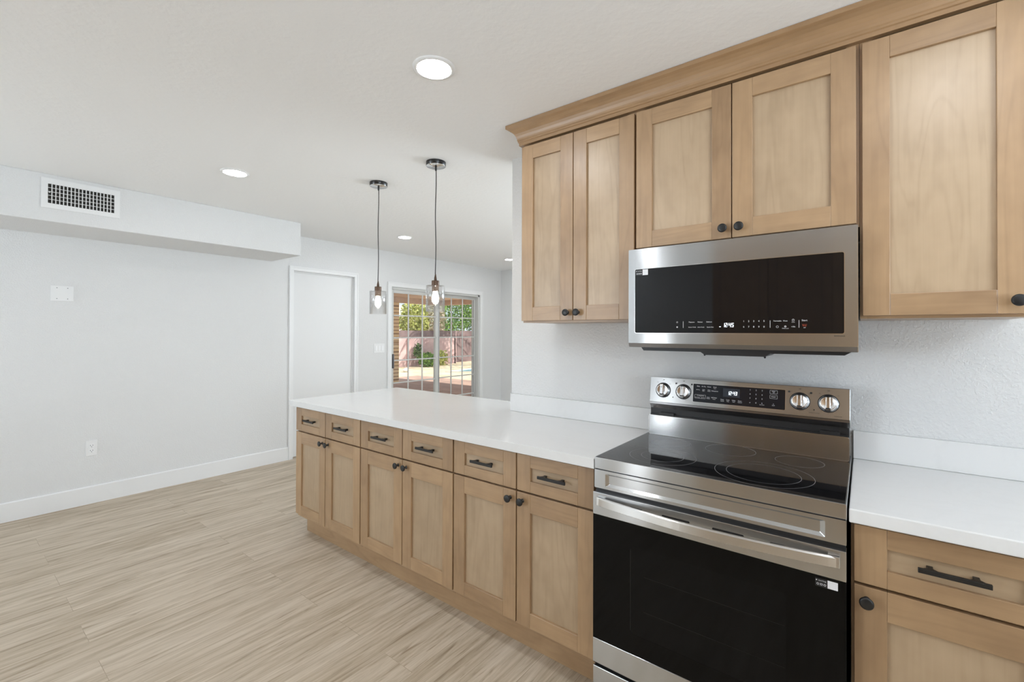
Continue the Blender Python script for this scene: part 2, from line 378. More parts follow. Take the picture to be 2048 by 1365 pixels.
# ------------------------------------------------------------------ cabinets
YD = 1.563; YU = 1.840
def front(name, x0, x1, z0, z1, yf, fr, parent, th=.020, rec=.011, side=None):
    """shaker front: stiles and rails as one mesh, recessed panel as a child"""
    sw, tw, bw = (fr, fr, fr) if not isinstance(fr, tuple) else fr
    m = MB(); yb = yf+th
    m.box(x0, x0+sw, yf, yb, z0, z1, 'z').box(x1-sw, x1, yf, yb, z0, z1, 'z')
    m.box(x0+sw, x1-sw, yf, yb, z1-tw, z1, 'x').box(x0+sw, x1-sw, yf, yb, z0, z0+bw, 'x')
    o = m.build(name, WOOD, parent, bevel=.0014)
    MB().box(x0+sw-.004, x1-sw+.004, yf+rec, yb-.002, z0+bw-.004, z1-tw+.004, 'z' if z1-z0 > .25 else 'x').build('panel', PANEL, o)
    return o
def knob(x, y, z, parent):
    M = Matrix.Translation((x, y, z)) @ Matrix.Rotation(math.pi/2, 4, 'X')
    MB().lathe([(.0085, 0), (.0085, .002), (.0055, .004), (.0052, .014), (.008, .018), (.0155, .0205), (.0165, .023), (.0158, .0265), (.012, .028), (0, .0284)], 28, M).build('knob', BLACK, parent)
def pull(xc, y, z, parent, half=.066):
    m = MB(); yo = y-.028
    m.prism([(xc-half, z-.006), (xc+half, z-.006), (xc+half, z+.006), (xc-half, z+.006)], 'y', yo-.004, yo+.004)
    for sx in (-1, 1):
        px = xc+sx*.042
        m.prism([(px-.015, yo+.003), (px+.015, yo+.003), (px+.006, yo+.012), (px+.0065, y), (px-.0065, y), (px-.006, yo+.012)], 'z', z-.005, z+.006)
    m.build('handle', BLACK, parent, bevel=.0012)
def carcass(m, x0, x1, yf, yb, z0, z1, t=.018):
    m.box(x0, x0+t, yf, yb, z0, z1, 'z').box(x1-t, x1, yf, yb, z0, z1, 'z')
    m.box(x0+t, x1-t, yf, yb, z0, z0+t, 'x').box(x0+t, x1-t, yf, yb, z1-t, z1, 'x').box(x0+t, x1-t, yb-.006, yb, z0+t, z1-t, 'z')
    m.box(x0+t, x0+.034, yf, yf+t, z0+t, z1-t, 'z').box(x1-.034, x1-t, yf, yf+t, z0+t, z1-t, 'z')
    m.box(x0+.034, x1-.034, yf, yf+t, z1-.05, z1-t, 'x').box(x0+.034, x1-.034, yf, yf+t, z0+t, z0+.034, 'x')
ZB, ZS0, ZS1, ZD = .139, .702, .710, .866
def base_cab(x0, x1, edges, label, doors):
    r = thing('base_cabinet', ((x0+x1)/2, 1.86, .115), label, 'cabinet', 'maple base cabinets')
    m = MB(); carcass(m, x0+.0005, x1-.0005, YD+.0215, 2.145, .115, .8765)
    n = len(edges)-1
    if n == 2: m.box(edges[1]-.02, edges[1]+.02, YD+.0215, YD+.038, .133, .85, 'z')
    m.box(x0+.034, x1-.034, YD+.0215, YD+.038, ZS0-.016, ZS1+.016, 'x')
    m.build('body', WOOD, r)
    for i in range(n):
        a, b = edges[i]+.0031, edges[i+1]-.0031
        dw = front('drawer', a, b, ZS1, ZD, YD, (.070, .052, .047), r)
        pull((a+b)/2, YD+.011, .789, dw)
        dd = front('door', a, b, ZB, ZS0, YD, (.070, .079, .064), r)
        kx = (b-.030 if i == 0 else a+.030) if n == 2 else a+.027
        knob(kx, YD, .668, dd)
    return r
base_cab(-3.100, -2.3385, (-3.097, -2.722, -2.340), 'maple base cabinet at the far end of the peninsula, farthest from the range', 2)
base_cab(-2.3385, -1.5705, (-2.337, -1.955, -1.572), 'middle maple base cabinet of the run between far end and range side', 2)
base_cab(-1.5705, -.806, (-1.569, -1.187, -.812), 'maple base cabinet directly to the left of the stainless range', 2)
base_cab(-.030, .378, (-.026, .372), 'maple base cabinet to the right of the stainless range, one drawer over one door', 1)
tag(MB().box(-3.075, -.806, 1.636, 1.648, .0, .1145, 'x').build('toe_kick', WOOD), 'long recessed wooden toe kick under the peninsula base cabinets', 'toe kick')
tag(MB().box(-.030, .378, 1.636, 1.648, .0, .1145, 'x').build('toe_kick', WOOD), 'short recessed toe kick under the base cabinet right of the range', 'toe kick')

ZU0, ZU1 = 1.445, 2.324
def upper_cab(x0, x1, edges, zb, label, knob_at):
    r = thing('wall_cabinet', ((x0+x1)/2, 2.0, zb-.008), label, 'cabinet', 'maple wall cabinets')
    m = MB(); carcass(m, x0+.0005, x1-.0005, YU+.0215, YK-.001, zb-.009, 2.3545)
    n = len(edges)-1
    if n == 2: m.box(edges[1]-.018, edges[1]+.018, YU+.0215, YU+.038, zb+.01, 2.33, 'z')
    m.box(x0+.034, x1-.034, YU+.0215, YU+.0395, 2.29, 2.3365, 'x')
    m.build('body', WOOD, r)
    for i in range(n):
        a, b = edges[i]+.0018, edges[i+1]-.0018
        dd = front('door', a, b, zb, ZU1, YU, .068, r)
        kx = (b-.026 if i == 0 else a+.026) if n == 2 else b-.030
        knob(kx, YU, zb+.036, dd)
    return r
upper_cab(-1.372, -.7685, (-1.370, -1.0705, -.771), ZU0, 'tall maple wall cabinet with two narrow doors, left of the microwave', 0)
upper_cab(-.7685, -.0105, (-.765, -.3905, -.017), 1.745, 'short maple wall cabinet with two doors above the microwave', 0)
upper_cab(-.0105, .378, (-.005, .366), ZU0, 'tall maple wall cabinet with one wide door, right of the microwave', 0)
prof = [(-.012, 2.337), (.016, 2.337), (.016, 2.351), (.0205, 2.3535), (.0205, 2.3605), (.0235, 2.364), (.0245, 2.372), (.028, 2.384), (.034, 2.395), (.043, 2.405), (.054, 2.413), (.064, 2.418), (.066, 2.4195), (.066, 2.4355), (-.012, 2.4355)]
m = MB(); yf, xl, xe = YU+.0185, -1.3725, .378
bm = m.bm
rows = [[bm.verts.new((xe, yf-o, z)) for o, z in prof], [bm.verts.new((xl-o, yf-o, z)) for o, z in prof], [bm.verts.new((xl-o, YK-.001, z)) for o, z in prof]]
for (A, B, g) in ((rows[0], rows[1], 'x'), (rows[1], rows[2], 'y')):
    n = len(prof); fs = [bm.faces.new((A[i], A[(i+1) % n], B[(i+1) % n], B[i])) for i in range(n)]
    m._fin(fs, g)
fs = [bm.faces.new(rows[0]), bm.faces.new(rows[2][::-1])]; m._fin(fs)
tag(m.build('crown_molding', CROWNW), 'stained maple crown molding along the tops of the wall cabinets under the ceiling', 'molding')

# ------------------------------------------------------------------ counters
ZT, ZTB = .915, .8775
tag(MB().prism([(-3.131, 1.531), (-.799, 1.531), (-.799, YK-.001), (XK+.0, YK-.001), (XK-.001, YK-.001), (XK-.001, 2.444), (-3.131, 2.444)], 'z', ZTB, ZT).build('countertop', QUARTZ, bevel=.003), 'long white quartz countertop over the peninsula, running to the left of the range', 'countertop')
tag(MB().prism([(-.033, 1.531), (.620, 1.531), (.620, YK-.001), (-.033, YK-.001)], 'z', ZTB, ZT).build('countertop', QUARTZ, bevel=.003), 'short white quartz countertop to the right of the range', 'countertop')
tag(MB().box(-1.682, -.800, 2.151, YK-.001, ZT+.0005, 1.019).build('backsplash', QUARTZ, bevel=.0015), 'low white quartz backsplash strip left of the range', 'backsplash')
tag(MB().box(-.033, .620, 2.151, YK-.001, ZT+.0005, 1.019).build('backsplash', QUARTZ, bevel=.0015), 'low white quartz backsplash strip right of the range', 'backsplash')

# ------------------------------------------------------------------ microwave
def rrect(x0, x1, z0, z1, r, seg=6):
    pts = []
    for cx, cz, a0 in ((x1-r, z0+r, -90), (x1-r, z1-r, 0), (x0+r, z1-r, 90), (x0+r, z0+r, 180)):
        for i in range(seg+1):
            a = math.radians(a0+90*i/seg); pts.append((cx+r*math.cos(a), cz+r*math.sin(a)))
    return pts
def frame_plate(mb, outer, inner, yf, yb, grain='x'):
    """flat plate with an opening; outer and inner outlines have the same number of points"""
    bm = mb.bm; n = len(outer)
    V = [[bm.verts.new((p[0], y, p[1])) for p in o] for o, y in ((outer, yf), (inner, yf), (inner, yb), (outer, yb))]
    fs = []
    for a in range(4):
        A, B = V[a], V[(a+1) % 4]
        fs += [bm.faces.new((A[i], A[(i+1) % n], B[(i+1) % n], B[i])) for i in range(n)]
    mb._fin(fs, grain)
YM = 1.784
mw = thing('microwave', (-.39, 1.98, 1.32), 'stainless over-the-range microwave with black glass front mounted under the short cabinet', 'microwave')
MB().box(-.768, -.020, 1.815, YK-.002, 1.329, 1.729).build('body', BPLAST, mw, bevel=.002)
m = MB(); frame_plate(m, rrect(-.772, -.0155, 1.3455, 1.7305, .003), rrect(-.744, -.0495, 1.3875, 1.6475, .006), YM, YM+.03)
fr = m.build('door_frame', STEEL, mw)
MB().prism([(YM, 1.3455), (YM+.0, 1.3455), (YM+.007, 1.329), (YM+.03, 1.3275), (YM+.03, 1.3455)], 'x', -.772, -.0155, 'x').build('lower_lip', STEELD, fr)
m = MB(); frame_plate(m, rrect(-.7460, -.0475, 1.3855, 1.6495, .008), rrect(-.7440, -.0495, 1.3875, 1.6475, .006), YM-.0008, YM+.002)
m.build('bright_edge', EDGE, fr)
MB().box(-.0155, -.0140, YM+.001, YM+.03, 1.330, 1.7305).build('side_edge', EDGE, fr)
gl = MB().prism(rrect(-.744, -.0495, 1.3875, 1.6475, .006), 'y', YM+.0012, YM+.02).build('glass_front', BGLASS, mw)
yt = YM+.0008
def seg7(mb, ch, x, z, h, y, w=None, t=None, slant=.08):
    w = w or h*.56; t = t or h*.15
    S7 = {'0': 'abcdef', '1': 'bc', '2': 'abged', '3': 'abgcd', '4': 'fgbc', '5': 'afgcd', '6': 'afgedc', '7': 'abc', '8': 'abcdefg', '9': 'abcdfg'}
    R = dict(a=(0, w, h-t, h), g=(0, w, h/2-t/2, h/2+t/2), d=(0, w, 0, t), f=(0, t, h/2, h), b=(w-t, w, h/2, h), e=(0, t, 0, h/2), c=(w-t, w, 0, h/2))
    for q in S7[ch]:
        a, b, c_, d_ = R[q]; g = .04*h
        mb.prism([(x+px+slant*pz, z+pz) for px, pz in ((a+g/2, c_+g/2), (b-g/2, c_+g/2), (b-g/2, d_-g/2), (a+g/2, d_-g/2))], 'y', y, y+.0004)
m = MB()
for ch, x in zip('12', (-.4095, -.4010)): seg7(m, ch, x, 1.4095, .0150, yt, .0072)
for ch, x in zip('45', (-.3895, -.3800)): seg7(m, ch, x, 1.4095, .0150, yt, .0076)
for dz in (.004, .0095): m.box(-.3918, -.3908, yt, yt+.0004, 1.4095+dz, 1.4095+dz+.0016)
m.box(-.4205, -.4155, yt, yt+.0004, 1.4100, 1.4122)
m.build('clock_digits', LED, gl)
m = MB(); tx = lambda b, x, z, sz: m.text(b, sz, FACE(x, yt, z))
for x, b in ((-.519, 'Popcorn'), (-.488, 'Reheat'), (-.456, 'Defrost')): tx(b, x, 1.429, .0062)
for x, b in ((-.517, 'Sensor Cook'), (-.485, 'Auto Cook'), (-.452, 'Quick Melt')): tx(b, x, 1.4095, .0052)
m.build('cook_legend', LEDW, gl); m = MB()
for x, a, b in zip((-.339, -.323, -.307, -.291, -.275), '12345', '67890'): tx(a, x, 1.430, .0085); tx(b, x, 1.410, .0085)
m.build('keypad_legend', LEDW, gl)
for x in (-.5505, -.2563, -.1715): MB().box(x-.0006, x+.0006, yt, yt+.0003, 1.407, 1.432).build('divider', LEDW, gl)
m = MB()
tx('Turntable', -.2345, 1.430, .0062); tx('Mute', -.211, 1.430, .0062); tx('Clock', -.188, 1.4255, .0040); tx('+30s', -.188, 1.410, .0062)
tx('Child Lock', -.211, 1.4045, .0045)
def ring(x, z, r, t=.0007):
    frame_plate(m, [(x+r*math.cos(a), z+r*math.sin(a)) for a in [math.pi/8*i for i in range(16)]], [(x+(r-t)*math.cos(a), z+(r-t)*math.sin(a)) for a in [math.pi/8*i for i in range(16)]], yt, yt+.0003)
ring(-.188, 1.4325, .0038); ring(-.2345, 1.410, .0038); ring(-.211, 1.411, .003, .0014)
m.box(-.1885, -.1875, yt, yt+.0003, 1.4325, 1.4355)
m.build('option_legend', LEDW, gl)
m = MB(); tx('Start', -.156, 1.431, .0082); m.build('start_legend', LEDW, gl)
m = MB(); tx('Off', -.156, 1.4065, .0045); m.build('off_legend', LEDW, gl)
m = MB(); ring(-.5735, 1.429, .0028); ring(-.5735, 1.410, .0028, .0016); m.build('lamp_and_fan_icons', LEDW, gl)
m = MB(); tx('Stop', -.156, 1.4135, .0062); m.box(-.163, -.149, yt, yt+.0003, 1.4172, 1.4180); m.build('stop_legend', REDP, gl)
MB().text('SAMSUNG', .0062, FACE(-.0615, YM-.0003, 1.3795)).build('maker_lettering', PRINTB, fr)
def sticker(x0, x1, z0, z1, y, split, parent, inv=False):
    st = MB().box(x0, x1, y, y+.0003, z0, z1).build('sticker', BPLAST, parent)
    MB().box(split, x1, y-.0002, y+.0002, z0+.001, z1).build('white_square', STKW, st)
    mm = MB(); y2 = y-.0002; hh = z1-z0; wdt = split-x0
    mm.text('SmartThings', wdt*.125, FACE(x0+wdt*.58, y2, z1-hh*.24))
    for i in range(3):
        cx = x0+wdt*(.22+.28*i); cz = z0+hh*.32; r = wdt*.10
        if i == 1: frame_plate(mm, [(cx-r, cz-r*.8), (cx+r, cz-r*.8), (cx+r, cz+r*.8), (cx-r, cz+r*.8)], [(cx-r*.7, cz-r*.5), (cx+r*.7, cz-r*.5), (cx+r*.7, cz+r*.5), (cx-r*.7, cz+r*.5)], y2, y2+.0002)
        else: frame_plate(mm, [(cx+r*math.cos(a), cz+r*math.sin(a)) for a in [math.pi/6*k for k in range(12)]], [(cx+.7*r*math.cos(a), cz+.7*r*math.sin(a)) for a in [math.pi/6*k for k in range(12)]], y2, y2+.0002)
    mm.prism([(x0+wdt*(.11+.055*math.cos(a)), z1-hh*.24+wdt*.055*math.sin(a)) for a in [math.pi/6*k for k in range(12)]], 'y', y2, y2+.0002)
    mm.build('sticker_print', STKW, st)
sticker(-.742, -.690, 1.6215, 1.6455, YM+.0006, -.7125, gl)
m = MB(); m.prism([(-.735, 1.3285), (-.030, 1.3285), (-.05, 1.316), (-.724, 1.314)], 'y', 1.825, 2.12)
m.prism([(-.500, 1.3155), (-.262, 1.3155), (-.280, 1.3035), (-.482, 1.3035)], 'y', 1.827, 2.0)
m.lathe([(.004, 0), (.003, .005), (0, .007)], 8, Matrix.Translation((-.280, 1.835, 1.304)) @ Matrix.Rotation(math.pi, 4, 'X')).lathe([(.004, 0), (.003, .005), (0, .007)], 8, Matrix.Translation((-.485, 1.835, 1.306)) @ Matrix.Rotation(math.pi, 4, 'X'))
m.build('grease_filter', BPLAST, mw)
tl = MB().box(-.42, -.30, 1.90, 1.97, 1.311, 1.318).build('task_light', BPLAST, mw)
for x in (-.378, -.346): MB().box(x-.009, x+.009, 1.925, 1.945, 1.3095, 1.3112).build('led', plain('lit_task_led', (1, 1, 1, 1), .5, 0, .5, (.92, .96, 1, 1), 90.), tl)

# ------------------------------------------------------------------ range
rg = thing('range', (-.416, 1.84, 0), 'freestanding stainless electric range with black glass cooktop between the base cabinets', 'range')
X0, X1 = -.7945, -.0375
MB().box(X0+.004, X1-.004, 1.56, 2.14, .02, .905).build('body', BPLAST, rg)
ck = MB().box(X0+.003, X1-.003, 1.534, 2.145, .906, .9252).build('cooktop', BGLASS, rg, bevel=.0008)
m = MB(); m.box(X0, X1, 1.5285, 1.5345, .883, .9245, 'x').box(X0, X0+.0035, 1.5345, 2.14, .883, .9256, 'y').box(X1-.0035, X1, 1.5345, 2.14, .883, .9256, 'y')
m.build('cooktop_trim', STEEL, rg, bevel=.0012)
def burner(x, y, radii, name='burner_ring'):
    m = MB()
    for r in radii:
        A = [(x+r*math.cos(a), y+r*math.sin(a)) for a in [math.pi/40*i for i in range(80)]]; B = [(x+(r-.0011)*math.cos(a), y+(r-.0011)*math.sin(a)) for a in [math.pi/40*i for i in range(80)]]
        bm = m.bm; va = [bm.verts.new((p[0], p[1], .92545)) for p in A]; vb = [bm.verts.new((p[0], p[1], .92545)) for p in B]
        m._fin([bm.faces.new((va[i], va[(i+1) % 80], vb[(i+1) % 80], vb[i])) for i in range(80)])
    m.build(name, PRINTG, ck)
PRINTG = plain('printed_grey', (.30, .30, .31, 1), .35)
burner(-.265, 1.692, (.145, .109)); burner(-.598, 1.692, (.119, .076)); burner(-.638, 1.912, (.079,)); burner(-.418, 1.945, (.090,)); burner(-.185, 1.928, (.076,))
# embossed front panel
m = MB(); frame_plate(m, rrect(X0+.001, X1-.001, .8135, .8805, .002), rrect(-.750, -.086, .8235, .8700, .004), 1.5265, 1.555)
fp = m.build('front_panel', STEEL, rg)
m = MB(); bm = m.bm
oo = rrect(-.750, -.086, .8235, .8700, .004); ii = rrect(-.738, -.098, .8330, .8640, .003); n = len(oo)
va = [bm.verts.new((p[0], 1.5266, p[1])) for p in oo]; vb = [bm.verts.new((p[0], 1.5330, p[1])) for p in ii]
fs = [bm.faces.new((va[i], va[(i+1) % n], vb[(i+1) % n], vb[i])) for i in range(n)]; fs.append(bm.faces.new(vb)); m._fin(fs, 'x')
m.build('embossed_recess', STEEL, fp, recalc=True)
MB().box(X0+.003, X1-.003, 1.535, 1.56, .795, .8835).build('vent_gap', BPLAST, rg)
# oven door
YO = 1.517
dr = MB().box(X0+.002, X1-.002, YO+.004, 1.555, .17, .797).build('oven_door', BPLAST, rg)
m = MB(); m.box(X0+.001, X1-.001, YO-.002, YO+.008, .7195, .7995, 'x'); m.box(X0+.001, X1-.001, YO-.002, 1.55, .7985, .8005, 'x'); m.build('upper_band', STEEL, dr, bevel=.0015)
MB().box(X0+.001, X1-.001, YO-.002, YO+.008, .176, .2640, 'x').build('lower_band', STEEL, dr, bevel=.0015)
wx0_, wx1_, wz0_, wz1_ = -.650, -.178, .335, .640
m = MB(); frame_plate(m, rrect(X0+.001, X1-.001, .2645, .7190, .002), rrect(wx0_, wx1_, wz0_, wz1_, .012), YO-.0005, YO+.004); m.build('door_glass', plain('oven_black_glass', (.0025, .0025, .0025, 1), .05, 0, .16), dr)
MB().prism(rrect(wx0_, wx1_, wz0_, wz1_, .012), 'y', YO+.0000, YO+.0035).build('window', plain('dark_window_glass', (.0042, .0042, .0042, 1), .05, 0, .16), dr)
# racks seen faintly through the window glass
m = MB()
for z in (.545, .425): m.box(wx0_+.05, wx1_-.004, YO-.0002, YO+.0002, z, z+.0011)
m.box(wx0_, wx0_+.003, YO-.0002, YO+.0002, wz0_+.01, wz1_-.01)
m.build('rack_lines', plain('faint_rack_grey', (.016, .015, .014, 1), .3, 0, .2), dr)
# handle, bowed outwards
m = MB(); bm = m.bm; N = 28; secs = []
for i in range(N+1):
    t = i/N; x = -.772+t*(.720); bow = math.sin(math.pi*t)**.8*.036
    yo = YO-.016-bow; d_ = .010
    sec = [(yo, .758), (yo, .783), (yo+.003, .7875), (yo+d_, .7875), (yo+d_, .758)]
    secs.append([bm.verts.new((x, a, b)) for a, b in sec])
fs = [bm.faces.new((A[k], A[(k+1) % 5], B[(k+1) % 5], B[k])) for A, B in zip(secs, secs[1:]) for k in range(5)]
fs += [bm.faces.new(secs[0]), bm.faces.new(secs[-1])]; m._fin(fs, 'x')
m.box(-.772, -.745, YO-.018, YO-.001, .758, .7875, 'x').box(-.079, -.052, YO-.018, YO-.001, .758, .7875, 'x')
m.build('handle', steel_mat('handle_stainless', (.70, .69, .67, 1), .28, .9), dr, bevel=.0012)
for a, b in ((-.650, -.605), (-.537, -.447), (-.378, -.288), (-.219, -.178)):
    m2 = MB().prism(rrect(a, b, .7700, .7775, .0036), 'y', YO-.0026, YO-.0016); o = m2.build('vent_slot', BPLAST, dr)
sticker(-.1085, -.0570, .6885, .7110, YO-.0009, -.0800, dr)
dw = MB().box(X0+.002, X1-.002, YO-.002, 1.56, .035, .163, 'x').build('storage_drawer', STEEL, rg, bevel=.002)
# riser and control panel
m = MB(); m.prism(rrect(-.7785, -.0435, .926, 1.0125, .006), 'y', 2.030, 2.045, 'x')
rs = m.build('riser', STEEL, rg)
m = MB(); frame_plate(m, rrect(-.7800, -.0420, .9258, 1.0140, .0075), rrect(-.7785, -.0435, .9273, 1.0125, .006), 2.0285, 2.036); m.build('riser_edge', EDGE, rs)
m = MB().box(-.7785, -.0435, 2.052, 2.145, .926, 1.17); m.box(-.7755, -.0465, 2.040, 2.06, 1.0135, 1.0185)
for x in (-.70, -.10): m.box(x-.03, x+.03, 2.036, 2.055, 1.0145, 1.028)
m.build('vent_chamber', BPLAST, rg)
pz0, pz1, py0, py1 = 1.0755, 1.1855, 2.030, 2.047
PA = math.atan2(py1-py0, pz1-pz0)
def onpanel(x, t, off=0.):   # t = height up the slanted panel 0..1
    return Vector((x, py0+(py1-py0)*t-off*math.cos(PA), pz0+(pz1-pz0)*t+off*math.sin(PA)))
PL = math.hypot(pz1-pz0, py1-py0)
def PM(x, t, off): return Matrix.Translation(onpanel(x, t, off)) @ Matrix.Rotation(-PA, 4, 'X')   # local y = out of panel (-), local z up the slope
def PT(x, t, off): return PM(x, t, off) @ Matrix.Rotation(math.pi/2, 4, 'X')
cp = MB().prism([(py0, pz0), (py1, pz1), (py1+.012, pz1), (2.11, 1.10), (2.06, 1.046), (2.048, 1.046), (py0+.004, 1.066)], 'x', -.7765, -.0395, 'x').build('control_panel', STEEL, rg, bevel=.0012)
MB().prism([(py0+.0008, pz0-.0012), (py0+.003, 1.0655), (2.0472, 1.0455), (2.045, 1.045), (py0+.0005, 1.066)], 'x', -.775, -.041, 'x').build('under_curve', STEELD, cp)
def slab(mb, x0, x1, t0, t1, o0, o1, r=.004):
    M = PM(0, 0, 0)
    n0 = len(mb.bm.verts); mb.prism(rrect(x0, x1, t0*PL, t1*PL, r), 'y', -o1, -o0); mb.bm.verts.ensure_lookup_table()
    for v in mb.bm.verts[n0:]: v.co = M @ v.co
    return mb
def slab_frame(mb, x0, x1, t0, t1, wd, o0, o1, r=.004):
    M = PM(0, 0, 0); n0 = len(mb.bm.verts)
    frame_plate(mb, rrect(x0, x1, t0*PL, t1*PL, r), rrect(x0+wd, x1-wd, t0*PL+wd, t1*PL-wd, max(r-wd, .0005)), -o1, -o0); mb.bm.verts.ensure_lookup_table()
    for v in mb.bm.verts[n0:]: v.co = M @ v.co
    return mb
dg = slab(MB(), -.586, -.2415, .135, .835, 0, .0008).build('display_glass', plain('blue_black_glass', (.010, .012, .018, 1), .06), cp)
slab_frame(MB(), -.5875, -.2400, .122, .848, .0016, 0, .0012, .005).build('display_edge', EDGE, cp)
slab(MB(), -.466, -.402, .42, .74, .0008, .0010, .001).build('lit_window', plain('display_window', (.035, .042, .055, 1), .2), dg)
m = MB()
m0 = len(m.bm.verts)
for ch, x in zip('12', (-.4490, -.4405)): seg7(m, ch, x, PL*.50, .0150, -.0016, .0070)
for ch, x in zip('43', (-.4285, -.4195)): seg7(m, ch, x, PL*.50, .0150, -.0016, .0072)
for dz in (.0045, .0095): m.box(-.4314, -.4302, -.0016, -.0012, PL*.50+dz, PL*.50+dz+.0018)
for v in m.bm.verts: v.co = PM(0, 0, 0) @ v.co
m.build('clock_digits', LED, dg)
m = MB(); tp = lambda b, x, t, sz: m.text(b, sz, PT(x, t, .0012))
for b, x in (('Bake', -.565), ('Air Fry', -.543), ('Roast', -.521), ('Broil', -.498)): tp(b, x, .745, .0062)
tp('Hi/Lo', -.498, .690, .0042); tp('Air Fry', -.566, .610, .0050); tp('Conv', -.543, .625, .0048); tp('Bake', -.543, .580, .0048); tp('Conv', -.521, .625, .0048); tp('Roast', -.521, .580, .0048); tp('Dehydrate', -.498, .600, .0060)
tp('Cooking Mode', -.555, .385, .0048); tp('No Preheat', -.567, .315, .0042); tp('Favorite', -.545, .315, .0042)
tp('Keep', -.523, .350, .0050); tp('Warm', -.523, .300, .0050); tp('Self Clean', -.500, .350, .0056); tp('+Steam', -.500, .295, .0042)
m.build('mode_legend', LEDW, dg); m = MB()
for b1, b2, x in (('Timer', 'On/Off', -.468), ('Cook', 'Time', -.446), ('Delay', 'Start', -.424), ('Smart', 'Control', -.401)): tp(b1, x, .310, .0056); tp(b2, x, .255, .0046)
m.build('timer_legend', LEDW, dg); m = MB()
for i in range(9): tp(str(i+1), -.364+.0215*(i % 3), .745-.15*(i//3), .0070)
tp('0', -.3425, .295, .0070); tp('o', -.364, .295, .007); tp('o', -.321, .305, .007); tp('Set Clock', -.321, .245, .0042); m.build('keypad_legend', LEDW, dg); m = MB(); tp('Clear', -.281, .745, .0056); tp('Off', -.281, .700, .0042); tp('START', -.281, .555, .0056); tp('Lock', -.281, .260, .0048); tp('o', -.281, .31, .006)
slab_frame(m, -.294, -.268, .665, .790, .0006, .0010, .0012, .0015); slab_frame(m, -.294, -.268, .495, .620, .0006, .0010, .0012, .0015)
m.build('start_legend', LEDW, dg)
slab_frame(MB(), -.579, -.534, .275, .425, .0005, .0010, .0012, .003).build('mode_outline', LEDW, dg)
def oven_knob(x, t):
    M = PM(x, t, 0) @ Matrix.Rotation(math.pi/2, 4, 'X')
    k = MB().lathe([(.0310, 0), (.0310, .003), (.0290, .0045), (.0290, .007), (.0272, .012), (.0232, .0155), (.0222, .0150), (0, .0150)], 40, M).build('knob', CHROME, cp)
    g = MB(); g.box(-.0070, .0070, -.0215, .0235, .014, .026); 
    for v in g.bm.verts: v.co = M @ v.co
    g.build('grip', CHROME, k, bevel=.002)
    for nm, bb in (('pointer', (-.0007, .0007, .009, .0230, .0255, .0264)), ('grip_end', (-.0071, .0071, -.0220, -.0165, .013, .0262))):
        g = MB(); g.box(*bb)
        for v in g.bm.verts: v.co = M @ v.co
        g.build(nm, PRINTB, k)
    g = MB().lathe([(.0335, 0), (.0335, .0012), (.0310, .0012)], 40, M, cap=False).build('base_ring', BPLAST, k)
for x in (-.7165, -.6275, -.1935, -.1040): oven_knob(x, .485)
tq = lambda b, x, t, sz: m.text(b, sz, PT(x, t, .0003))
for x in (-.7165, -.6275, -.1935, -.1040):
    m = MB()
    tq('Off', x, .90, .0058); tq('Hi', x-.027, .80, .0050); tq('Lo', x+.030, .76, .0050)
    for kk in range(7):
        a = math.radians(-30-20*kk); xx = x+.0345*math.cos(a); tt = .485+.0345*math.sin(a)/PL
        tq('.', xx, tt, .012)
    m.build('dial_print', PRINTB, cp)
m = MB()
for x in (-.660, -.593, -.229, -.158): slab(m, x-.0035, x+.0035, .76, .82, .0001, .0003, .0005)
m.build('zone_print', PRINTB, cp); m = MB(); tq('Surface Cooking', -.148, .135, .0050); m.build('surface_print', PRINTB, cp); m = MB(); tq('Dual Burner', -.075, .085, .0046)
m.build('burner_print', PRINTB, cp)
for x in (-.672, -.148): slab(MB(), x-.002, x+.002, .215, .255, .0001, .0006, .0015).build('indicator', PRINTB, cp)

# ------------------------------------------------------------------ lights, fittings
def downlight(x, y, label):
    r = thing('downlight', (x, y, ZC), label, 'ceiling light', 'recessed ceiling downlights')
    MB().lathe([(.066, -.0005), (.066, -.006), (.070, -.008), (.082, -.004), (.084, 0)], 40, Matrix.Translation((x, y, ZC)), cap=False).build('trim_ring', TRIM, r)
    MB().lathe([(0, -.0045), (.066, -.0045), (.066, -.001), (0, -.001)], 40, Matrix.Translation((x, y, ZC)), cap=False).build('lens', LENS, r)
    return r
dl = downlight(-1.346, 1.224, 'large round recessed ceiling light nearest the wall cabinets')
copy_thing(dl, (-3.278, 1.235, ZC), 'round recessed ceiling light near the vented soffit on the left')
copy_thing(dl, (-4.022, 3.235, ZC), 'round recessed ceiling light seen between the two pendant cords')
copy_thing(dl, (-4.045, 5.15, ZC), 'round recessed ceiling light farthest away, beside the end of the kitchen wall')
copy_thing(dl, (.27, 1.12, ZC), 'round recessed ceiling light above the right-hand wall cabinet, its glow on the door')
copy_thing(dl, (-1.38, .10, ZC), 'round recessed ceiling light overhead beside the viewer, streaked in the stainless fronts')
copy_thing(dl, (.1, 4.3, ZC), 'added round ceiling light, unseen in the room behind the kitchen wall')  # extra lamp added out of view to light this room
